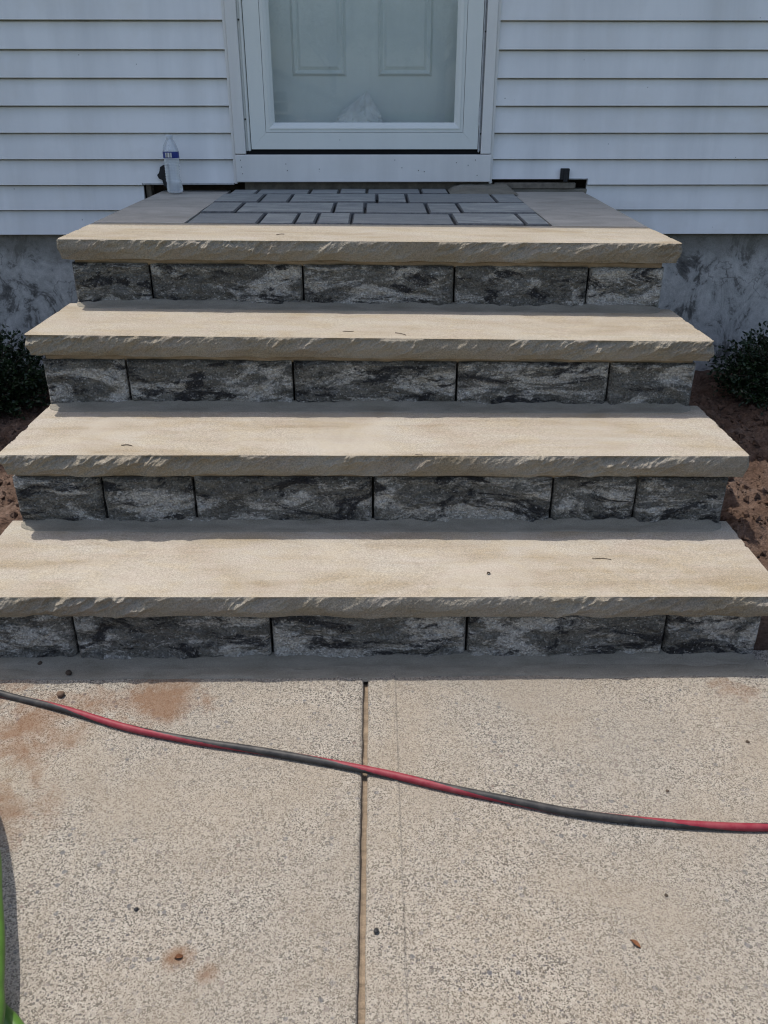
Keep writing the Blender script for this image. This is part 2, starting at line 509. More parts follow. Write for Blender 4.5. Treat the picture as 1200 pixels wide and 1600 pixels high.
LIME = m_limestone(); LIMEF = m_limestone('split_limestone', (.82, .83, .83)); BLOCK = m_block()
MORT = m_mortar('grey_mortar', (.178, .162, .128), (.262, .242, .200))
BED = m_mortar('tan_bedding_mortar', (.20, .155, .105), (.33, .265, .19), 60)
PAVER = m_paver(); LAND = m_landing(); AGG = m_aggregate()
SIDING = m_vinyl('white_vinyl_siding', (.86, .86, .86), .17)
TRIM = m_vinyl('white_painted_trim', (.85, .835, .81), .14, .5)
SDOOR = m_vinyl('white_storm_door', (.80, .82, .79), .06, .35)
EDOOR = m_vinyl('white_entry_door', (.86, .89, .88), .05, .4)
GLASS = m_thin_glass('window_glass', (.97, .985, .985), .72, .035, (.50, .55, .55))
PARGE = m_parge(); SOIL = m_soil()
DARKWOOD = m_plain('weathered_wood', (.085, .065, .05), .9, .15, .5, 25, .6)
OLDWOOD = m_plain('grey_old_wood', (.24, .21, .17), .9, .15, .4, 30, .5)
DARKPIECE = m_plain('dark_piece', (.03, .03, .032), .6, .3, .4, 60, .3)
ALU = m_plain('pale_flashing', (.55, .56, .57), .45, .4, .25, 40, .2)
GAPSHADE = m_plain('black_gap_shade', (.012, .012, .013), .8, .2)  # black that stands for the shaded gap under the storm door
ROOF = m_plain('grey_shingle', (.10, .10, .10), .9, .2, .4, 30, .5)
SANDSHADE = m_plain('joint_sand_and_gap_shade', (.165, .17, .175), .95, .1, .4, 80, .5)
PEB = m_plain('brown_pebble', (.17, .115, .08), .85, .2, .4, 60, .5)
TWIG = m_plain('dry_twig', (.075, .055, .04), .9, .2, .3, 90, .3)
RUST = m_plain('rust_brown_leaf', (.22, .095, .045), .8, .2, .4, 60, .3)
GREENH = m_plain('green_hose_vinyl', (.075, .165, .025), .45, .45, .25, 30, .08)
BARK = m_plain('bark', (.11, .08, .06), .9, .2, .4, 25, .8)
LAWN = m_plain('lawn', (.055, .09, .03), .95, .1, .5, 3, .8)
BAGM = m_plain('pale_plastic_bag', (.90, .90, .90), .35, .5, .2, 18, .2)
SOCKET = m_plain('screw_black', (.02, .02, .02), .5, .4)

# ------------------------------------------------------------------ ground
def ground_h(x, y):
    soil = .035 + .030 * fbm(x * 2.2, y * 2.2, 0, 3, 3) + .020 * fbm(x * 9, y * 9, 0, 8, 4, .62) + .010 * np.abs(fbm(x * 30, y * 30, 0, 21, 3, .65))
    soil = soil - .055 * np.clip((y + .35) / .35, 0, 1)
    return soil
n_x, n_y = 400, 250
gx, gy = np.meshgrid(np.linspace(-3.0, 3.0, n_x), np.linspace(-3.5, .05, n_y))
gz = ground_h(gx, gy)
edge = np.maximum(1.08 - np.abs(gx), 0)
gz = np.where((np.abs(gx) < 1.09) & (gy < -2.18), -.10, gz)
gz = np.where((np.abs(gx) < .86) & (gy > -2.25), -.10, gz)
bord = np.minimum.reduce([gx + 3, 3 - gx, gy + 3.5]) / .4
gz = gz * np.clip(bord, 0, 1) - .05 * (1 - np.clip(bord, 0, 1))
soil = obj('soil', np.stack([gx, gy, gz], -1).reshape(-1, 3), gridf(n_x, n_y), SOIL, smooth=True)
tag(soil, kind='structure')
lv = [(-90, -90, -.045), (90, -90, -.045), (90, 60, -.045), (-90, 60, -.045)]
tag(obj('lawn', lv, [[0, 1, 2, 3]], LAWN), kind='structure')
# loose crumbs of soil beside the steps
V, F = [], []
tet = np.array([(1, 1, 1), (1, -1, -1), (-1, 1, -1), (-1, -1, 1)], float)
oct_ = np.array([(1, 0, 0), (-1, 0, 0), (0, 1, 0), (0, -1, 0), (0, 0, 1), (0, 0, -1)], float)
of = [(0, 2, 4), (2, 1, 4), (1, 3, 4), (3, 0, 4), (2, 0, 5), (1, 2, 5), (3, 1, 5), (0, 3, 5)]
n = 8500
cx = RNG.uniform(.90, 1.95, n) * np.where(RNG.random(n) < .5, -1, 1)
cy = RNG.uniform(-2.16, -.05, n)
cz = ground_h(cx, cy)
cr = .0025 + .014 * RNG.random(n) ** 3.4
for i in range(n):
    o = len(V)
    P = oct_ * (cr[i] * (.6 + .8 * RNG.random((6, 1)))) @ np.linalg.qr(RNG.normal(size=(3, 3)))[0]
    V += (P + (cx[i], cy[i], cz[i] + cr[i] * .35)).tolist()
    F += [[a + o, b + o, c + o] for a, b, c in of]
tag(obj('soil_crumbs', V, F, SOIL), 'loose brown soil crumbs on the bare beds beside the steps', 'soil', kind='stuff')

# walkway: two concrete slabs with a tooled joint between them
wk = empty('walkway', (0, -4, -.02), kind='structure')
def walk_slab(x0, x1, joint_side):
    """profile across x with a rounded arris and the trowel line left by the edging tool"""
    y0, y1 = -9.0, -2.19
    xs = np.unique(np.concatenate([np.linspace(x0, x1, 60)]))
    j = x1 if joint_side > 0 else x0
    s = -joint_side
    extra = np.array([0, .0012, .003, .006, .010, .052, .0555, .0575, .0595, .063])
    xs = np.unique(np.concatenate([xs, j + s * extra]))
    d = np.abs(xs - j)
    z = np.zeros_like(xs)
    z = np.where(d < .010, -.006 * (1 - np.sqrt(np.clip(1 - (1 - d / .010) ** 2, 0, 1))), z)
    z = z - .0006 * np.clip((.056 - d) / .046, 0, 1) * (d >= 0) * (d < .056)
    z = z + np.where((d > .0545) & (d < .0600), (.0019 if joint_side < 0 else .0007), 0)
    ys = np.concatenate([np.linspace(y0, -3.4, 30, endpoint=False), np.linspace(-3.4, y1, 170)])
    V = []
    for y in ys:
        wob = .0012 * fbm(xs * 3, y * 3, 0, 5, 2)
        jit = np.where(d < .012, .0007 * vn(y * 25, 0.3 + 0 * xs, 0, 2 + joint_side) + .0006 * vn(y * 70, 0.3 + 0 * xs, 0, 8 + joint_side), 0)
        V += np.stack([xs + jit, np.full_like(xs, y), z + wob], -1).tolist()
    nx = len(xs)
    F = gridf(nx, len(ys))
    o = len(V)
    # skirts
    ring = list(range(nx)) + [k * nx + nx - 1 for k in range(1, len(ys))] + [(len(ys) - 1) * nx + k for k in range(nx - 2, -1, -1)] + [k * nx for k in range(len(ys) - 2, 0, -1)]
    low = [(V[i][0], V[i][1], -.09) for i in ring]
    V += low
    m_ = len(ring)
    for k in range(m_):
        a, b = ring[k], ring[(k + 1) % m_]
        F.append([b, a, o + k, o + (k + 1) % m_])
    return V, F
V, F = walk_slab(-1.06, -.0265, 1)
obj('concrete_slab', V, F, AGG, wk)
V, F = walk_slab(-.0155, 1.06, -1)
obj('concrete_slab', V, F, AGG, wk)
JOINT = m_mortar('joint_grit', (.13, .10, .07), (.27, .21, .15), 60)
yy = np.linspace(-8.99, -2.2, 260)
V = []
for y in yy:
    zz = -.0125 + .003 * float(vn(y * 22, .5, 0, 4))
    V += [(-.028, y, zz), (-.021, y, zz - .002), (-.014, y, zz)]
obj('joint_filler', V, gridf(3, len(yy)), JOINT, wk)

# ------------------------------------------------------------------ steps
ZT = [.1955, .4020, .6075, .8065]               # tread tops
YF = [-2.2515, -1.9415, -1.6275, -1.3075]       # nosing lines
XL = [-.935, -.910, -.925, -.916]
XR = [.918, .918, .912, .901]
TILT = [-.0060, -.0060, -.0125, -.0080]         # each stone sits a hair low on the right
TH = .057
RFACE = [y + .030 for y in YF]
steps = empty('front_steps', (0, -1.6, 0), 'four wide tan limestone steps on dark split-faced block risers leading to the door', 'steps')

def rock_slab(k):
    x0, x1, yf = XL[k], XR[k], YF[k]
    yb = -.9525 if k == 3 else YF[k + 1] + .055
    top, tilt = ZT[k], TILT[k]
    st = .0021
    cl = .006
    def seg(a, b):
        L = math.dist(a, b)
        n = max(2, int(L / st))
        t = np.linspace(0, 1, n, endpoint=False)
        return [(a[0] + (b[0] - a[0]) * s, a[1] + (b[1] - a[1]) * s) for s in t], L
    jog = .010
    path, nrm = [], []
    for a, b, nn in (((x0, yb), (x0, yf + cl), (-1, 0)), ((x0, yf + cl), (x0 + cl, yf), (-.7, -.7)), ((x0 + cl, yf), (x1 - cl, yf), (0, -1)), ((x1 - cl, yf), (x1, yf + cl), (.7, -.7)), ((x1, yf + cl), (x1, yb), (1, 0)), ((x1, yb), (x0, yb), (0, 0))):
        s_, L = seg(a, b)
        path += s_
        nrm += [nn] * len(s_)
    path = np.array(path); nrm = np.array(nrm, float)
    # smooth the normals round the corners
    for _ in range(6):
        q = (np.roll(nrm, 1, 0) + nrm * 2 + np.roll(nrm, -1, 0)) / 4
        nrm = np.where(np.abs(nrm).sum(1)[:, None] > 0, q, nrm)
    dlen = np.concatenate([[0], np.cumsum(np.linalg.norm(np.diff(path, axis=0), axis=1))])
    nt = 29
    tt = np.linspace(0, 1, nt)
    S, T = np.meshgrid(dlen, tt)
    sd_ = 31 * k + 7
    h = T * TH
    # slanting chips struck from the top arris
    u = (S + h * .9) / .034
    v = h / .026
    big = scoops(u * .62 + .3 * vn(S * 12, h * 20, 0, sd_), v * .8, sd_)
    sm = scoops((S + h * .7) / .0075, h / .0085, sd_ + 50)
    und = fbm(S * 7, h * 14, 0, sd_ + 3, 3)
    prof = .0035 * np.sin(np.clip(T / .5, 0, 1) * math.pi / 2) - .011 * np.clip((T - .45) / .55, 0, 1) ** 1.7
    fade = np.clip(T / .10, 0, 1)
    med = scoops((S + h * .8) / .0145 + .5 * vn(S * 30, h * 40, 0, sd_ + 1), h / .017, sd_ + 20)
    clu = np.clip(1.05 + .8 * fbm(S * 4.5, h * 0, 0, sd_ + 77, 3), .5, 1.7)
    disp = prof + fade * clu * (.0070 * (np.minimum(big, 1.8) - .75) + (.0042 * (np.minimum(med, 1.6) - .7) + .0020 * (np.minimum(sm, 1.5) - .7)) * np.clip(1.3 - T, .35, 1)) + .004 * und * np.clip(T / .3, .12, 1)
    nick = np.clip(fbm(S[0] * 45, S[0] * 0, 0, sd_ + 90, 3) - .45, 0, 1)
    disp[0] -= .004 * nick
    disp[1] -= .002 * nick
    side = 1.0
    V = np.empty((nt, len(path), 3))
    V[..., 0] = path[None, :, 0] + nrm[None, :, 0] * disp
    V[..., 1] = path[None, :, 1] + nrm[None, :, 1] * disp
    V[..., 2] = top - T * TH + tilt * V[..., 0]
    V[0, :, 2] -= .0018 * nick
    V[-1, :, 2] += .002 * vn(S[0] * 20, 0 * S[0], 0, sd_)
    npth = len(path)
    F = gridf(npth, nt, wrap_u=True, flip=True)
    V = V.reshape(-1, 3)
    ins = np.stack([path[:, 0] - nrm[:, 0] * .0045, path[:, 1] - nrm[:, 1] * .0045, np.zeros(npth)], -1)
    ins[:, 2] = top + tilt * ins[:, 0]
    o_ = len(V)
    V = np.vstack([V, ins])
    for i in range(npth):
        j = (i + 1) % npth
        F.append([i, j, o_ + j, o_ + i])
    F.append([o_ + i for i in range(npth)])
    F.append(list(range((nt - 1) * npth, nt * npth))[::-1])
    o = obj('tread', V, F, LIME, steps, loc=((x0 + x1) / 2, (yf + yb) / 2, top - TH))
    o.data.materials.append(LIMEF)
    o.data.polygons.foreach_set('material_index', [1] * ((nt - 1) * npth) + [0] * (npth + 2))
    return o

def rough_block(name, x0, x1, z0, z1, yface, depth, seed, tilt, axis='x', sgn=-1, res=.0042, mat=BLOCK, parent=None):
    """split-faced block: rough face looking along -y (axis x) or along sgn*x (axis y, then x0..x1 are y values)"""
    L, H = x1 - x0, z1 - z0
    nu, nv = max(8, int(L / res)), max(6, int(H / res))
    U, Vv = np.meshgrid(np.linspace(0, L, nu), np.linspace(0, H, nv))
    e = np.minimum.reduce([U, L - U, Vv, H - Vv])
    d = .0050 * fbm(U * 22, Vv * 32, seed * 3.1, seed, 5, .62) + .0036 * fbm(U * 5, Vv * 7, seed * 1.7, seed + 4, 2)
    chips = scoops(U / .05, Vv / .035, seed)
    d += .0040 * (np.minimum(chips, 1.6) - .7)
    rag = .002 + .003 * np.abs(fbm(U * 20, Vv * 20, seed, seed + 9, 2))
    rnd = np.clip(1 - e / .009, 0, 1) ** 2
    d = d * (1 - .75 * rnd) - (rag + .006) * rnd
    P = np.stack([x0 + U, yface - d, z0 + Vv], -1).reshape(-1, 3)
    F = gridf(nu, nv)
    ring = list(range(nu)) + [k * nu + nu - 1 for k in range(1, nv)] + [(nv - 1) * nu + k for k in range(nu - 2, -1, -1)] + [k * nu for k in range(nv - 2, 0, -1)]
    o = len(P)
    back = P[ring].copy()
    back[:, 1] = yface + depth
    P = np.vstack([P, back])
    m_ = len(ring)
    for k in range(m_):
        F.append([ring[(k + 1) % m_], ring[k], o + k, o + (k + 1) % m_])
    F.append([o + k for k in range(m_)][::-1])
    if axis == 'y':
        Q = P.copy()
        # face along sgn*x: x = yface-measured outwards
        Q[:, 0] = sgn * (-P[:, 1])
        Q[:, 1] = P[:, 0]
        P = Q
        if sgn > 0:
            pass
        else:
            F = [f[::-1] for f in F]
    P[:, 2] += tilt * P[:, 0]
    c_ = P.mean(0)
    return obj(name, P, F, mat, parent or steps, loc=tuple(c_))

JNT = [[-.915, -.690, -.239, .212, .671, .893],
       [-.905, -.684, -.455, -.004, .451, .665, .895],
       [-.905, -.678, -.223, .229, .650, .889],
       [-.897, -.667, -.212, .242, .644, .873]]
for k in range(4):
    rock_slab(k)
for k in range(4):
    zlo = 0.0 if k == 0 else ZT[k - 1]
    zhi = ZT[k] - TH
    tl = TILT[k] if k == 0 else (TILT[k] + TILT[k - 1]) / 2
    bot = zlo + (.004 if k else -.03)
    topb = zhi - (.017 if k else .006)
    xs = JNT[k]
    for i in range(len(xs) - 1):
        g = .0028
        rough_block('riser_block', xs[i] + g, xs[i + 1] - g, bot, topb, RFACE[k] + .002 * random.uniform(-1, 1), .10, 100 * k + 7 * i + 3, tl)
    # blocks along both flanks, back to the house
    for sgn in (-1, 1):
        xf = xs[0] if sgn < 0 else xs[-1]
        a, b = RFACE[k] + .104, -.02
        nb = max(1, round((b - a) / .45))
        cuts = np.linspace(a, b, nb + 1)
        for i in range(nb):
            rough_block('flank_block', cuts[i] + .003, cuts[i + 1] - .003, bot, topb, -abs(xf) + .012, .10, 900 + 50 * k + 7 * i + (3 if sgn < 0 else 31), tl, axis='y', sgn=sgn, res=.011)
    # bedding mortar under the tread
    nx = 260
    X = np.linspace(xs[0] + .012, xs[-1] - .012, nx)
    sag = .0022 * fbm(X * 11, X * 0, 0, 60 + k, 3)
    face = RFACE[k] + .010 + .0015 * fbm(X * 30, X * 0, 0, 70 + k, 2)
    rows = []
    for (dy, dz) in ((.004, zhi + .001), (-.002, zhi - .004), (-.0015, zhi - .011), (.003, topb - .003)):
        rows.append(np.stack([X, face + dy, dz + (sag if dz < zhi - .01 else 0) + tl * X], -1))
    rows.append(np.stack([X, np.full(nx, RFACE[k] + .08), np.full(nx, topb - .003) + tl * X], -1))
    V = np.concatenate(rows)
    obj('bedding_mortar', V, gridf(nx, 5, flip=True), BED, steps, smooth=True)
    # trowelled mortar fillet where the riser meets the tread below
    nx = 420
    x0, x1 = xs[0] + .004, xs[-1] - .002
    X = np.linspace(x0, x1, nx)
    w1 = .034 if k else .060
    hh = .015 if k else .015
    e1 = w1 + .003 * fbm(X * 6, X * 0, 0, 80 + k, 3) + .0015 * vn(X * 60, X * 0, 0, 3)
    e2 = hh + .0018 * fbm(X * 13, X * 0, 0, 90 + k, 4)
    tap = np.clip(np.minimum(X - x0, x1 - X) / .035, 0, 1) ** .6
    e1 = .006 + (e1 - .006) * tap
    e2 = .003 + (e2 - .003) * tap
    base = zlo + (TILT[k - 1] if k else 0) * X
    prof = [(1.0, -.003), (1.0, .0016), (.80, .0035), (.45, .0072), (.16, .0140), (.03, None), (-.25, None)]
    rows = []
    for i, (a, zz) in enumerate(prof):
        zr = e2 if zz is None else np.full(nx, zz) * (hh / .021)
        rip = .0006 * fbm(X * 9 + i, X * 0 + i * .4, 0, 95, 2)
        rows.append(np.stack([X, RFACE[k] - .002 - a * e1, base + zr + rip + (.004 if (zz is None and a < 0) else 0)], -1))
    obj('mortar_fillet', np.concatenate(rows), gridf(nx, len(rows)), MORT, steps, smooth=True)
    # trowelled end of the fillet
# unseen core added under the stones to stop light leaking through
core = []
for k in range(4):
    zlo = -.09 if k == 0 else ZT[k - 1] - TH + .004
    core.append(box(JNT[k][0] + .10, JNT[k][-1] - .10, RFACE[k] + .09, -.02 + .001 * k, zlo, ZT[k] - TH - .012))
V, F = joinm(*core)
obj('light_block_core', V, F, MORT, steps)
# a skim of mortar spread from the bottom riser onto the walkway
nx, ny = 300, 8
X = np.linspace(-.905, .905, nx)
rows = []
for j in range(ny):
    t = j / (ny - 1)
    w_ = .055 + .010 * fbm(X * 4, X * 0, 0, 33, 3)
    rows.append(np.stack([X, -2.235 - t * w_, .0062 - .006 * t ** 1.5 + .0008 * fbm(X * 12, X * 0 + j, 0, 44, 2) * (1 - t) - (.004 if j == ny - 1 else 0)], -1))
obj('mortar_skim', np.concatenate(rows), gridf(nx, ny, flip=True), MORT, steps, smooth=True)

# landing: concrete margins with a field of slate-blue pavers
def lz(y): return .8065 + .012 * (y + .9525)
def pz(y): return .8085 + .022 * (y + .9525)
land = empty('landing', (0, -.5, .75), parent=steps)
tag(land, 'landing of blue-grey pavers between bare concrete margins below the door')
def margin(xa0, xa1, xb0, xb1, ya, yb_):
    """x edges at the front (a) and at the back (b)"""
    nu, nv = 24, 40
    V = []
    for j in range(nv):
        t = j / (nv - 1)
        y = ya + (yb_ - ya) * t
        l, r = xa0 + (xb0 - xa0) * t, xa1 + (xb1 - xa1) * t
        for i in range(nu):
            s = i / (nu - 1)
            x = l + (r - l) * s
            z = lz(y) - .0080 * x * (1 - t) + .0015 * float(vn(x * 5, y * 5, 0, 12))
            V.append((x, y, z))
    F = gridf(nu, nv)
    ring = list(range(nu)) + [k * nu + nu - 1 for k in range(1, nv)] + [(nv - 1) * nu + k for k in range(nu - 2, -1, -1)] + [k * nu for k in range(nv - 2, 0, -1)]
    o = len(V)
    V += [(V[i][0], V[i][1], .735) for i in ring]
    m_ = len(ring)
    for k in range(m_):
        F.append([ring[(k + 1) % m_], ring[k], o + k, o + (k + 1) % m_])
    return V, F
V, F = margin(-.915, -.622, -.915, -.626, -.9505, .07)
obj('concrete_margin', V, F, LAND, land, smooth=False)
V, F = margin(.590, .902, .590, .902, -.9505, -.012)
obj('concrete_margin', V, F, LAND, land)
V, F = box(-.622, .590, -.9505, .03, .735, .7925)
obj('paver_bed', V, F, SANDSHADE, land)
PR = [(-.948, -.702, [-.619, -.382, -.262, -.192, -.0755, .272, .503, .586]),
      (-.698, -.434, [-.619, -.493, -.145, -.031, .198, .317, .586]),
      (-.430, -.168, [-.621, -.444, -.330, .013, .131, .478, .586]),
      (-.164, .000, [-.600, -.489, -.268, -.145, -.029, .198, .314])]
for (y0, y1, xs) in PR:
    for i in range(len(xs) - 1):
        g = .0034
        a, b = xs[i] + g, xs[i + 1] - g
        V, F = box(a, b, y0 + g + .002, y1 - g - .002, 0, .030, .0045)
        V = np.array(V)
        dz = random.uniform(-.0015, .0022)
        tx, ty = random.uniform(-.005, .005), random.uniform(-.010, -.002)
        cx_, cy_ = (a + b) / 2, (y0 + y1) / 2
        V[:, 2] = V[:, 2] - .030 + np.array([pz(y) for y in V[:, 1]]) + dz + tx * (V[:, 0] - cx_) + ty * (V[:, 1] - cy_) - .006 * V[:, 0] * np.clip(-V[:, 1], 0, 1)
        V[:, :2] += RNG.uniform(-.0012, .0012, V[:, :2].shape)
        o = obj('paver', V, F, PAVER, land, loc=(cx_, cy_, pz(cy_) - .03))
        o.data.materials.append(SANDSHADE)
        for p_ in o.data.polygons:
            p_.material_index = 0 if p_.normal.z > .9 else 1  # darker chamfers and sides: sand residue plus painted shade of the gaps
# cement smeared between the last pavers and the wall, right of the door
nx, ny = 60, 16
V = []
for j in range(ny):
    for i in range(nx):
        x, t = .318 + (.600 - .318) * i / (nx - 1), j / (ny - 1)
        y = -.166 + .166 * t
        e = min(i / 6, (nx - 1 - i) / 6, 1)
        V.append((x, y, pz(y) - .004 + (.026 * t ** 1.8 + .005 * float(fbm(x * 20, y * 20, 0, 5, 3))) * e))
obj('cement_smear', V, gridf(nx, ny), MORT, land, smooth=True)

# ------------------------------------------------------------------ house
house = empty('house', (0, 0, 0), 'white vinyl-sided house with a storm door and parged foundation behind the steps', 'house')
ZS, EXP = .642, .1016
def board(segs, z0, name='siding_board'):
    """clapboard course; segs = [(xa, xb, trimmed bottom or None)...] left to right, one mesh"""
    V, F = [], []
    for (xa, xb, cut) in segs:
        zb = z0 if cut is None else cut
        f = (zb - z0) / EXP
        yb_ = .0165 * f
        pr = [(.0290, z0 + EXP + .014), (.0275, z0 + EXP - .001), (.0175, z0 + EXP - .006), (yb_ + .0012, zb + .004), (yb_ + .0002, zb + .0012), (yb_ + .0014, zb), (.0235, zb)]
        n = max(2, int((xb - xa) / .05))
        o = len(V)
        for i in range(n):
            x = xa + (xb - xa) * i / (n - 1)
            wv = .0009 * math.sin(x * 2.3 + z0 * 40) + .0006 * math.sin(x * 5.1 + z0 * 11)
            for (y, z) in pr:
                V.append((x, y + wv, z))
        m_ = len(pr)
        for i in range(n - 1):
            for j in range(m_ - 1):
                F.append([o + i * m_ + j, o + i * m_ + j + 1, o + (i + 1) * m_ + j + 1, o + (i + 1) * m_ + j])
        F.append([o + j for j in range(m_)][::-1])
        F.append([o + (n - 1) * m_ + j for j in range(m_)])
    return obj(name, V, F, SIDING, house)
XJL, XJR = -.594, .506          # where the siding stops beside the door casing
ROWS = 26
for r in range(ROWS):
    z0 = ZS + EXP * r
    if r < 2:
        board([(-5, -.992, None)], z0)
        board([(.922, 5, None)], z0)
    elif r == 2:
        board([(-5, -.992, None), (-.992, XJL, .853)], z0)
        board([(XJR, .835, .867), (.835, .921, .869), (.921, 5, None)], z0)
    elif z0 < 3.06:
        board([(-5, XJL, None)], z0)
        board([(XJR, 5, None)], z0)
    else:
        board([(-5, 5, None)], z0)
# channels that receive the cut ends of the siding
for (x0, x1) in ((XJL - .001, -.5825), (.4945, XJR + .001)):
    V, F = joinm(box(x0, x1, -.006, .022, .850, 3.06, .0025))
    obj('siding_channel', V, F, TRIM, house)
V, F = box(-.990, -.598, -.001, .014, .846, .8535, .0015)
obj('cut_edge_flashing', V, F, ALU, house)
V, F = box(.838, .921, -.001, .016, .8665, .8715, .0012)
obj('cut_edge_flashing', V, F, ALU, house)
# walls behind the siding
sheath = [box(-5, -.60, .033, .14, .872, 3.35), box(.512, 5, .033, .14, .872, 3.35), box(-.60, .512, .033, .14, 3.05, 3.35),
          box(-5, -.994, .0335, .14, .643, .874), box(.924, 5, .0335, .14, .643, .874)]
V, F = joinm(*sheath)
obj('wall_sheathing', V, F, DARKWOOD, house)
V, F = box(-5, 5, .033, .25, -.35, .640)
obj('foundation', V, F, PARGE, house)
V, F = box(-.998, .930, .10, .18, .60, .90)
obj('rim_joist', V, F, DARKWOOD, house)
V, F = box(-.988, -.965, .035, .09, .78, .853, .002)
obj('stud_end', V, F, OLDWOOD, house)
V, F = joinm(box(.520, .872, .006, .06, .828, .853, .003))
obj('exposed_sill_board', V, F, OLDWOOD, house)
V, F = box(.600, .925, .012, .09, .790, .8275, .003)
obj('mortar_patch', V, F, MORT, house)
# roof with eave
EZ, EO = 3.30, .40
rl = []
V = [(-5.4, -EO, EZ), (5.4, -EO, EZ), (5.4, 3.2, EZ + 1.9), (-5.4, 3.2, EZ + 1.9), (5.4, 6.8, EZ), (-5.4, 6.8, EZ)]
V += [(x, y, z + .12) for x, y, z in V]
F = [[0, 3, 2, 1], [3, 5, 4, 2], [6, 7, 8, 9], [9, 8, 10, 11], [0, 1, 7, 6], [4, 5, 11, 10], [1, 2, 8, 7], [2, 4, 10, 8], [5, 3, 9, 11], [3, 0, 6, 9]]
obj('roof', V, F, ROOF, house)
V, F = box(-5.4, 5.4, -EO - .02, -EO - .002, EZ - .06, EZ + .122)
obj('fascia', V, F, TRIM, house)
V, F = box(-5.4, 5.4, -EO, .02, EZ - .03, EZ - .012)
obj('soffit', V, F, TRIM, house)
V = [(-5, .145, -.3), (-5, 6.4, -.3), (-5, 6.4, 3.3), (-5, .145, 3.3), (-5, 3.2, 5.15), (5, .145, -.3), (5, 6.4, -.3), (5, 6.4, 3.3), (5, .145, 3.3), (5, 3.2, 5.15)]
F = [[0, 3, 4, 2, 1], [5, 6, 7, 9, 8], [1, 2, 7, 6]]
obj('side_and_rear_wall', V, F, SIDING, house)

# door surround
V, F = box(-.581, -.536, -.022, .10, .9685, 3.06, .0022)
obj('door_casing', V, F, TRIM, house)
V, F = box(.4515, .4935, -.022, .10, .9685, 3.06, .0022)
obj('door_casing', V, F, TRIM, house)
V, F = box(-.581, .4935, -.0215, .10, 3.0, 3.058, .0022)
obj('door_head_casing', V, F, TRIM, house)
V, F = box(-.5815, .497, -.026, .10, .8585, .9655, .0025)
sill = obj('sill_board', V, F, TRIM, house)
V, F = [], []
for (x, z) in ((-.56, .945), (-.557, .918), (-.555, .892), (-.37, .93), (-.365, .905), (-.23, .91), (.09, .945), (.12, .915), (.19, .905), (.215, .90), (.35, .935), (.40, .925), (.43, .945), (.44, .885)):
    q = box(x - .0014, x + .0014, -.0275, -.0258, z - .0016, z + .0016)
    obj('nail_head', q[0], q[1], SOCKET, sill)
V, F = box(-.5555, .515, .022, .095, .80, .8575)
obj('threshold_support', V, F, OLDWOOD, house)
V, F = box(-.5355, .451, -.006, .10, .960, .979)
obj('threshold', V, F, GAPSHADE, house)  # black colour paints in the shade of the gap below the door
# jambs between the two doors
V, F = joinm(box(-.5365, -.470, .045, .118, .979, 3.0), box(.385, .4515, .045, .118, .979, 3.0))
obj('door_jamb', V, F, EDOOR, house)

sdoor = empty('storm_door', (-.0365, 0, .985), parent=house)
tag(sdoor, 'white full-glass storm door')
dx0, dx1, dz0, dz1 = -.511, .4375, .9865, 2.995
gx0, gx1, gz0, gz1 = -.4085, .3370, 1.0675, 2.90
def miter(x0, x1, z0, z1, ww, yf, yb_, b, slope=0.0):
    """four mitred rails of a frame: list of (V, F); width ww, face y yf at the outside, yf+slope at the inside"""
    out = []
    o = [(x0, z0), (x1, z0), (x1, z1), (x0, z1)]
    i = [(x0 + ww, z0 + ww), (x1 - ww, z0 + ww), (x1 - ww, z1 - ww), (x0 + ww, z1 - ww)]
    e = .0004
    for k in range(4):
        a, c_ = k, (k + 1) % 4
        P = [o[a], o[c_], i[c_], i[a]]
        if b > 0:
            cen = (sum(p[0] for p in P) / 4, sum(p[1] for p in P) / 4)
        V = []
        ys = [yf, yf, yf + slope, yf + slope]
        for q in range(4):
            V.append((P[q][0], ys[q], P[q][1]))
        for q in range(4):
            V.append((P[q][0], yb_, P[q][1]))
        F = [[0, 1, 2, 3], [7, 6, 5, 4], [0, 4, 5, 1], [1, 5, 6, 2], [2, 6, 7, 3], [3, 7, 4, 0]]
        cen3 = np.array(V).mean(0)
        for f in F:
            Vn = np.array(V)
            n_ = np.cross(Vn[f[1]] - Vn[f[0]], Vn[f[2]] - Vn[f[0]])
            if n_ @ (Vn[f].mean(0) - cen3) < 0: f.reverse()
        V = [tuple(np.array(v) + (np.array(cen3) - np.array(v)) * 0.0) for v in V]
        out.append((V, F))
    return out
NAMES = ('bottom_rail', 'stile', 'top_rail', 'stile')
for nm, (V, F) in zip(NAMES, miter(dx0, dx1, dz0, dz1, .0635, -.018, .022, .001)):
    V = np.array(V); c_ = V.mean(0)
    V[:, 0] = c_[0] + (V[:, 0] - c_[0]) * (1 - .0007 / max(.02, np.ptp(V[:, 0])))
    obj(nm, V, F, SDOOR, sdoor)
for nm, (V, F) in zip(('glazing_frame',) * 4, miter(dx0 + .0648, dx1 - .0648, dz0 + .0648, dz1 - .0648, .0135, -.0165, .018, .001)):
    obj(nm, V, F, SDOOR, sdoor)
q0 = .0648 + .0135
for nm, (V, F) in zip(('glazing_bead',) * 4, miter(dx0 + q0, dx1 - q0, dz0 + q0, dz1 - q0, .0115, -.0205, .016, .001, .006)):
    obj(nm, V, F, SDOOR, sdoor)
for nm, (V, F) in zip(('glass_stop',) * 4, miter(dx0 + q0 + .0115, dx1 - q0 - .0115, dz0 + q0 + .0115, dz1 - q0 - .0115, .011, -.013, .016, .001, .012)):
    obj(nm, V, F, SDOOR, sdoor)
V, F = box(dx0 + .085, dx1 - .085, .0035, .0065, dz0 + .085, dz1 - .085)
obj('glass_pane', V, F, GLASS, sdoor)
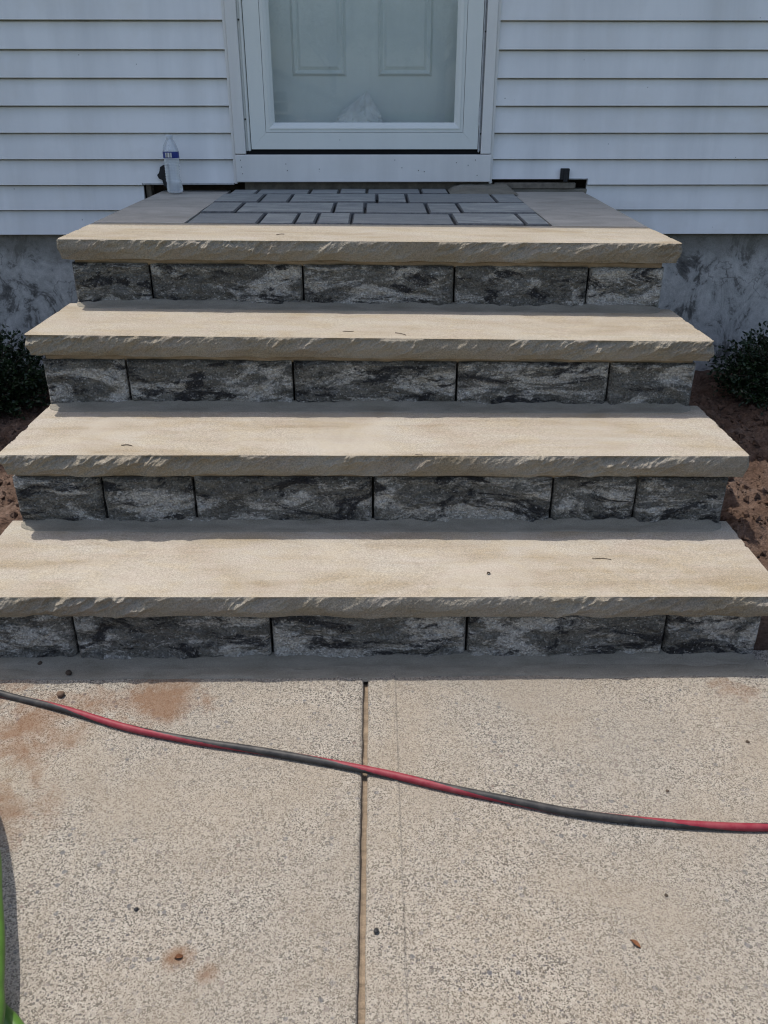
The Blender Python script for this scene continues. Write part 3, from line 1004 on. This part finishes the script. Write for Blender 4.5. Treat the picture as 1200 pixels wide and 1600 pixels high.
V, F = box(-.52, .445, .000, .02, .9785, .9862)
obj('door_gap_shade', V, F, GAPSHADE, sdoor)  # dark strip painting the shade of the recess under the door
# side rails (z-bars) of the storm door
V, F = joinm(box(-.5355, -.5262, -.004, .02, .979, 3.0, .001), box(-.5255, -.5145, -.0165, .02, .979, 3.0, .004))
obj('side_rail', V, F, SDOOR, sdoor)
V, F = joinm(box(.4395, .4445, -.0185, .02, .974, 3.0, .002), box(.4455, .4512, -.006, .02, .974, 3.0, .001))
obj('hinge_rail', V, F, ALU, sdoor)
for z in (1.075, 1.98, 2.8):
    V, F = tube([(.4400, -.0195, z), (.4400, -.0195, z + .07)], .0042, 10)
    obj('hinge_knuckle', V, F, ALU, sdoor, smooth=False)
for (x, z) in ((-.531, 1.10), (-.531, 1.455), (.4484, 1.045), (.4484, 1.415), (.4484, 1.8)):
    V, F = tube([(x, -.0015, z), (x, -.008, z)], .0034, 8)
    obj('screw', V, F, SOCKET, sdoor)

edoor = empty('entry_door', (-.043, .12, .98), parent=house)
tag(edoor, 'white panelled entry door behind the storm door glass')
V, F = box(-.500, .414, .122, .160, .985, 2.99, .002)
obj('door_slab', V, F, EDOOR, edoor)
def panel(x0, x1, z0, z1):
    parts = []
    for (ww, yf, sl, ins) in ((.010, .1215, -.0135, 0), (.013, .1080, .0135, .0100)):
        parts += miter(x0 + ins, x1 - ins, z0 + ins, z1 - ins, ww, yf, .128, 0, sl)
    fr = obj('panel_moulding', *joinm(*parts), EDOOR, edoor)
    a = .036
    V = [(x0 + .022, .1215, z0 + .022), (x1 - .022, .1215, z0 + .022), (x1 - .022, .1215, z1 - .022), (x0 + .022, .1215, z1 - .022),
         (x0 + a, .1085, z0 + a), (x1 - a, .1085, z0 + a), (x1 - a, .1085, z1 - a), (x0 + a, .1085, z1 - a)]
    F = [[0, 1, 5, 4], [1, 2, 6, 5], [2, 3, 7, 6], [3, 0, 4, 7], [4, 5, 6, 7]]
    obj('raised_panel', V, F, EDOOR, edoor)
for (x0, x1) in ((-.338, -.112), (.020, .247)):
    panel(x0, x1, 1.260, 1.86)
    panel(x0, x1, 1.99, 2.86)

# a crumpled pale bag left between the two doors
nu, nv = 56, 34
V = []
for j in range(nv):
    for i in range(nu):
        a = 2 * math.pi * i / nu
        t = j / (nv - 1)
        r = math.sin(min(1, t * 1.9) * math.pi / 2) * (1 - max(0, (t - .45) / .55) ** 1.6)
        ca, sa = math.cos(a), math.sin(a)
        crump = 1 + .34 * float(fbm(ca * 1.6 + 3, sa * 1.6, t * 3, 9, 2)) + .16 * abs(float(fbm(ca * 4, sa * 4, t * 7, 19, 3)))
        x = -.062 + .098 * r * ca * crump + .030 * t * t + .012 * math.sin(t * 7)
        y = .050 + .036 * r * sa * min(crump, 1.15)
        z = .981 + .225 * t - .045 * r * max(0, -ca) * t + .018 * math.sin(a * 3 + 1) * t * r
        V.append((x, y, z))
o = obj('plastic_bag', V, gridf(nu, nv, wrap_u=True), BAGM, loc=(-.06, .062, .981))
tag(o, 'crumpled pale plastic bag behind the storm door glass', 'bag')

# bracket holes of the old railing, stood in for by solid dark pieces
V, F = joinm(box(.799, .836, -.016, .003, .866, .911, .002), box(.812, .829, -.022, -.0155, .858, .903, .002))
tag(obj('bracket_hole', V, F, DARKPIECE, loc=(.818, 0, .866)), 'small dark upright bracket hole in the siding right of the door, built as a dark piece', 'bracket')
V = []
prof = [(-.905, .917), (-.893, .924), (-.872, .930), (-.872, .835), (-.897, .842), (-.901, .866), (-.915, .872), (-.921, .886), (-.912, .894), (-.908, .905)]
V = [(x, -.012, z) for x, z in prof] + [(x, .008, z) for x, z in prof]
n_ = len(prof)
F = [list(range(n_))[::-1], [n_ + i for i in range(n_)]] + [[i, (i + 1) % n_, n_ + (i + 1) % n_, n_ + i] for i in range(n_)]
tag(obj('torn_hole', V, F, DARKPIECE, loc=(-.89, 0, .84)), 'torn black hole in the siding behind the water bottle, built as a solid piece', 'siding_hole')

# ------------------------------------------------------------------ water bottle
BX, BY = -.836, -.085
BZ = lz(BY) + .0062
PLASTIC = m_thin_glass('clear_bottle_plastic', (.97, .98, .99), .6, .58, (.82, .86, .90))
bot = empty('water_bottle', (BX, BY, BZ), 'clear plastic water bottle with a blue label standing on the landing', 'bottle')
prof = [(.004, .004), (.018, .001), (.026, .000), (.0305, .006), (.0315, .018), (.0300, .032), (.0292, .040)]
z = .044
while z < .128:
    prof += [(.0305, z), (.0318, z + .004), (.0305, z + .008)]
    z += .0105
prof += [(.0322, .134), (.0322, .158), (.0318, .160), (.0300, .170), (.0255, .184), (.0195, .196), (.0145, .203), (.0122, .206), (.0122, .212)]
prof = [(r, BZ + zz) for r, zz in prof]
V, F = lathe(BX, BY, prof)
V = np.array(V)
dent = np.exp(-((V[:, 2] - BZ - .07) / .03) ** 2)
V[:, 0] += .0035 * dent * np.sign(V[:, 0] - BX) * (V[:, 0] > BX) * -1
V[:, 0] += .004 * (V[:, 2] - BZ < .045) * (V[:, 0] > BX)
obj('bottle_body', V, F, PLASTIC, bot, smooth=True)
V, F = lathe(BX, BY, [(.0326, BZ + .1345), (.0328, BZ + .136), (.0328, BZ + .157), (.0326, BZ + .1585)])
lab = obj('label_band', V, F, m_labelband(), bot, smooth=True)
V = []
for j in range(2):
    for i in range(9):
        a = R(-90 - 24 + 6 * i) + R(-7)
        V.append((BX + .0332 * math.cos(a), BY + .0332 * math.sin(a), BZ + (.1375 if j == 0 else .1555)))
obj('barcode', V, gridf(9, 2), m_barcode(), lab, smooth=True)
V, F = lathe(BX, BY, [(.0137, BZ + .2065), (.0142, BZ + .208), (.0142, BZ + .219), (.0130, BZ + .2205), (.0001, BZ + .2207)], 24)
obj('cap', V, F, m_plain('white_cap', (.66, .70, .74), .4, .4, .1), bot)

# ------------------------------------------------------------------ hoses
pts = [(-1.35, -2.20), (-1.05, -2.285), (-.825, -2.34), (-.666, -2.394), (-.514, -2.454), (-.373, -2.493), (-.239, -2.522), (-.109, -2.554), (.017, -2.588), (.138, -2.627), (.254, -2.66), (.367, -2.691), (.479, -2.71), (.591, -2.722), (.705, -2.727), (.9, -2.72), (1.2, -2.69), (1.7, -2.64)]
HR = .0074
P = spline([(x, y, HR + .0005 if abs(x) < 1.0 else HR + .05) for x, y in pts], 14)
V, F = tube(P, HR, 16)
o = obj('air_hose', V, F, m_hose(), loc=(0, -2.55, 0), smooth=True)
tag(o, 'red and black striped air hose lying across the concrete walkway', 'hose')
at = o.data.attributes.new('stripe', 'FLOAT', 'POINT')
vals = []
for p in P:
    ph = 2 * math.pi * (p[0] + .59) / .575 + .35 * math.sin(p[0] * 9) + .25
    for k in range(16):
        vals.append(math.cos(2 * math.pi * k / 16 - ph + .5))
at.data.foreach_set('value', vals)

GR = .0118
g1 = [(-1.05, -2.35, .03), (-.86, -2.51, .042), (-.725, -2.66, .05), (-.6405, -2.802, .052), (-.601, -2.889, .052), (-.566, -2.967, .050), (-.540, -3.036, .048), (-.5205, -3.09, .044), (-.51, -3.2, .032), (-.56, -3.36, .014), (-.72, -3.48, .0122), (-.92, -3.42, .0122), (-1.0, -3.22, .0122), (-.90, -3.02, .0122), (-.76, -2.955, .0122), (-.65, -2.975, .0122), (-.585, -3.012, .0122), (-.535, -3.050, .0122), (-.502, -3.076, .0122), (-.42, -3.16, .0122), (-.32, -3.40, .0122), (-.30, -3.8, .0122)]
V, F = tube(spline(g1, 14), GR, 16)
o = obj('garden_hose', V, F, GREENH, loc=(-.7, -3.0, 0), smooth=True)
tag(o, 'bright green garden hose looping at the left edge of the walkway', 'hose')

# ------------------------------------------------------------------ small debris
def pebble(x, y, z, r, seed, label, mat=PEB, flat=.75):
    n, mrows = 12, 8
    V = []
    for j in range(mrows):
        ph = math.pi * j / (mrows - 1)
        for i in range(n):
            a = 2 * math.pi * i / n
            d = np.array([math.sin(ph) * math.cos(a), math.sin(ph) * math.sin(a), -math.cos(ph)])
            k = r * (1 + .28 * float(vn(d[0] * 1.6 + seed, d[1] * 1.6, d[2] * 1.6, seed)))
            V.append((x + d[0] * k, y + d[1] * k, z + r * flat * .9 + d[2] * k * flat))
    o = obj('pebble', V, gridf(n, mrows, wrap_u=True), mat, loc=(x, y, z), smooth=True)
    return tag(o, label, 'pebble')
pebble(-.692, -2.342, 0, .0085, 3, 'round brown pebble in the sun just behind the air hose')
pebble(-.698, -2.270, .004, .0068, 5, 'dark pebble in the shadow near the left end of the bottom riser', DARKWOOD)
pebble(-.775, -2.235, .006, .0055, 8, 'small dark crumb on the mortar against the bottom riser', DARKWOOD)
pebble(.001, -2.920, 0, .0045, 11, 'small black pebble right of the walkway joint', DARKPIECE, .5)
pebble(-.388, -2.878, 0, .0042, 12, 'small black pebble on the left walkway slab below the hose', DARKPIECE, .5)
pebble(.555, -2.633, 0, .0035, 13, 'tiny dark pebble on the right walkway slab above the hose', DARKWOOD, .5)
pebble(.761, -2.502, 0, .0045, 14, 'brown chip near the right edge of the walkway', TWIG, .4)
pebble(.480, -2.860, 0, .0030, 15, 'tiny dark pebble on the right walkway slab below the hose', DARKWOOD, .5)
def tw(name, pts, r, label, mat=TWIG):
    V, F = tube(spline(pts, 6), r, 6)
    return tag(obj(name, V, F, mat, loc=pts[0]), label, 'twig')
def tz(k, x): return ZT[k] + TILT[k] * x + .0012
tw('twig', [(-.292, -1.199, tz(3, -.29)), (-.281, -1.187, tz(3, -.28) + .0006), (-.270, -1.183, tz(3, -.27))], .0009, 'thin curved dry twig on the top tread')
tw('twig', [(-.085, -1.561, tz(2, -.08)), (-.068, -1.563, tz(2, -.07)), (-.055, -1.560, tz(2, -.05))], .0008, 'short straight twig on the second tread from the top, left one')
tw('twig', [(.058, -1.572, tz(2, .06)), (.072, -1.583, tz(2, .07) + .001), (.084, -1.592, tz(2, .08)), (.086, -1.597, tz(2, .08))], .0009, 'bent twig on the second tread from the top, right one')
tw('twig', [(-.628, -1.880, tz(1, -.62)), (-.613, -1.878, tz(1, -.61) + .0006), (-.600, -1.884, tz(1, -.6))], .0011, 'dry twig near the left end of the second tread from the bottom')
tw('twig', [(.52, -2.085, tz(0, .52)), (.545, -2.083, tz(0, .54)), (.565, -2.088, tz(0, .56))], .0008, 'fine dry stalk on the bottom tread right of centre')
tw('twig', [(.100, -1.937, tz(1, .1)), (.118, -1.939, tz(1, .12))], .0007, 'tiny straw at the front edge of the second tread from the bottom')
def leaf_bit(x, y, z, L, W, rot, label, mat=RUST):
    V = []
    for t, wd in ((0, .05), (.3, .8), (.6, 1.0), (.85, .6), (1, .05)):
        for s in (-1, 0, 1):
            lx, ly = (t - .5) * L, s * wd * W / 2
            V.append((x + lx * math.cos(rot) - ly * math.sin(rot), y + lx * math.sin(rot) + ly * math.cos(rot), z + .0015 + .0022 * abs(s) + .002 * math.sin(t * 4)))
    Vt = V + [(a, b, c - .0008) for a, b, c in V]
    F = gridf(3, 5, flip=True) + gridf(3, 5, off=15)
    return tag(obj('leaf_bit', Vt, F, mat, loc=(x, y, z)), label, 'leaf')
leaf_bit(.404, -2.947, 0, .018, .0075, R(-45), 'small rust-brown leaf chip on the right walkway slab')
leaf_bit(.263, -2.154, ZT[0] - .0015, .012, .006, R(40), 'tiny dark dry leaf on the bottom tread right of centre', TWIG)
leaf_bit(-.301, -2.962, 0, .013, .008, R(20), 'small rust-brown leaf chip on the left walkway slab')

# ------------------------------------------------------------------ shrubs
LEAF = m_leaf('boxwood_leaf', (.007, .016, .005), (.015, .034, .010), (.04, .07, .022))
def shrub(cx_, cy_, rad, hgt, seed, label, nsh=230):
    rg = np.random.default_rng(seed)
    zb = float(ground_h(np.array([cx_]), np.array([cy_]))[0]) - .01
    root = empty('boxwood_shrub', (cx_, cy_, zb), label, 'shrub', 'boxwood shrubs against the foundation')
    V, F, S = [], [], []
    stems = []
    for s in range(nsh):
        th = rg.uniform(0, 2 * math.pi)
        el = math.asin(rg.uniform(-.05, 1.0))
        L = rg.uniform(.72, 1.08)
        d = np.array([math.cos(th) * math.cos(el) * rad, math.sin(th) * math.cos(el) * rad, .12 * hgt + math.sin(el) * hgt * .88])
        tip = d * L
        mid = tip * .5 + np.array([0, 0, .03 * hgt]) + rg.normal(0, .012, 3)
        p0 = rg.normal(0, .010, 3) * (1, 1, 0)
        path = np.array([p0, mid, tip])
        if s % 3 == 0:
            stems.append(tube(spline(path, 3) + (cx_, cy_, zb), np.linspace(.0035, .0009, 7), 5))
        nl = rg.integers(24, 36)
        for q in range(nl):
            t = .38 + .64 * (q + rg.random()) / nl
            c = (1 - t) ** 2 * p0 + 2 * t * (1 - t) * mid + t * t * tip + rg.normal(0, .008, 3)
            ax = tip / (np.linalg.norm(tip) + 1e-9) * .8 + rg.normal(0, .75, 3)
            ax /= np.linalg.norm(ax)
            nn = np.cross(ax, rg.normal(0, 1, 3)); nn /= np.linalg.norm(nn) + 1e-9
            sd = np.cross(nn, ax)
            l = rg.uniform(.012, .021); wd = l * rg.uniform(.26, .36)
            o = len(V)
            for (a, b, h_) in ((0, 0, 0), (.35, -1, .12), (.8, -.75, .10), (1, 0, 0), (.8, .75, .10), (.35, 1, .12)):
                V.append((cx_, cy_, zb) + c + ax * a * l + sd * b * wd + nn * h_ * l)
            F += [[o, o + 1, o + 2, o + 3], [o, o + 3, o + 4, o + 5]]
            S += [float(np.clip(rg.normal(.45, .22), 0, 1))] * 6
    fo = obj('foliage', V, F, LEAF, root)
    at = fo.data.attributes.new('shade', 'FLOAT', 'POINT')
    at.data.foreach_set('value', S)
    V, F = joinm(*stems)
    obj('stem', V, F, BARK, root)
shrub(-1.63, -.46, .30, .31, 5, 'dark boxwood shrub left of the steps', 420)
shrub(1.76, -.44, .32, .30, 6, 'dark boxwood shrub right of the steps', 420)

# ------------------------------------------------------------------ across the street (seen mirrored in the door glass)
nb = empty('neighbour_house', (-9, -38, -.05), 'pale sided house across the street mirrored in the storm door glass', 'house')
NSID = m_plain('neighbour_siding', (.80, .78, .74), .6, .3, .08, 2, .05)
def roof_z(x): return 2.15 - (x + 4.6) * .40
NX0, NX1 = -14.0, 1.2
for r in range(34):
    z0 = -.05 + r * .16
    z1 = z0 + .165
    xr = min(NX1 - .9, -4.6 + (2.15 - z1) / .40)
    xl = max(NX0, -18.8 + (z1) * 1.0)
    if xr - NX0 < .3: break
    V = [(NX0, -38.0, z0), (xr + .05, -38.0, z0), (xr, -38.03, z1), (NX0, -38.03, z1), (NX0, -38.04, z0), (xr + .05, -38.04, z0)]
    obj('siding_board', V, [[1, 0, 3, 2], [0, 1, 5, 4]], NSID, nb)
V, F = [], []
for (xa, xb) in ((-14, 1.5),):
    za, zb = roof_z(xa), roof_z(xb)
    V = [(xa, -37.7, za + .25), (xb, -37.7, zb + .25), (xb, -46, zb + .25), (xa, -46, za + .25), (xa, -37.7, za + .05), (xb, -37.7, zb + .05), (xb, -46, zb + .05), (xa, -46, za + .05)]
    F = [[0, 1, 2, 3], [7, 6, 5, 4], [4, 5, 1, 0], [5, 6, 2, 1], [6, 7, 3, 2], [7, 4, 0, 3]]
obj('roof', V, F, ROOF, nb)
wf = obj('window', *joinm(box(-5.05, -4.85, -38.0, -37.93, .55, 1.6), box(-3.95, -3.75, -38.0, -37.93, .55, 1.6), box(-4.85, -3.95, -38.0, -37.93, .55, .67), box(-4.85, -3.95, -38.0, -37.93, 1.48, 1.6), box(-4.85, -3.95, -37.99, -37.94, 1.04, 1.09)), TRIM, nb)
obj('pane', *box(-4.85, -3.95, -38.0, -37.97, .67, 1.48), m_plain('dark_pane', (.03, .04, .045), .1, .5), wf)
TLEAF = m_leaf('tree_leaf', (.025, .05, .012), (.05, .095, .022), (.10, .15, .04))
def tree(x, y, h, rad, seed, label):
    rg = np.random.default_rng(seed)
    root = empty('street_tree', (x, y, -.05), label, 'tree', 'trees across the street')
    limbs = [tube(spline([(x, y, -.1), (x + .1, y, h * .3), (x + .05, y + .1, h * .62)], 5), np.linspace(.24, .10, 11), 8)]
    V, F, S = [], [], []
    for b in range(26):
        d = rg.normal(0, 1, 3); d[2] = abs(d[2]) * .8 - .25
        d /= np.linalg.norm(d)
        c0 = np.array([x + .05, y + .1, h * rg.uniform(.35, .6)])
        c = np.array([x, y, h * .62]) + d * (rad, rad, h * .36) * rg.uniform(.55, 1.0)
        limbs.append(tube(spline([c0, (c0 + c) / 2 + (0, 0, .2), c], 3), np.linspace(.07, .015, 7), 5))
        for q in range(170):
            p = c + rg.normal(0, 1, 3) * (.62, .62, .42) * rad / 2.6
            ax = rg.normal(0, 1, 3); ax /= np.linalg.norm(ax)
            nn = np.cross(ax, rg.normal(0, 1, 3)); nn /= np.linalg.norm(nn)
            l = rg.uniform(.10, .20)
            o = len(V)
            V += [p, p + ax * l * .5 + nn * l * .3, p + ax * l, p + ax * l * .5 - nn * l * .3]
            F.append([o, o + 1, o + 2, o + 3])
            S += [float(rg.random())] * 4
    fo = obj('crown', V, F, TLEAF, root)
    at = fo.data.attributes.new('shade', 'FLOAT', 'POINT')
    at.data.foreach_set('value', S)
    obj('trunk', *joinm(*limbs), BARK, root)
tree(2.6, -33, 5.4, 3.0, 1, 'broad leafy tree across the street, right of the mirrored house')
tree(-2.2, -44, 6.6, 3.2, 2, 'taller leafy tree behind the mirrored house')
tree(6.5, -36, 5.2, 2.9, 3, 'leafy tree farthest right across the street')
tree(-8.5, -30, 6.0, 2.8, 4, 'leafy tree left across the street')
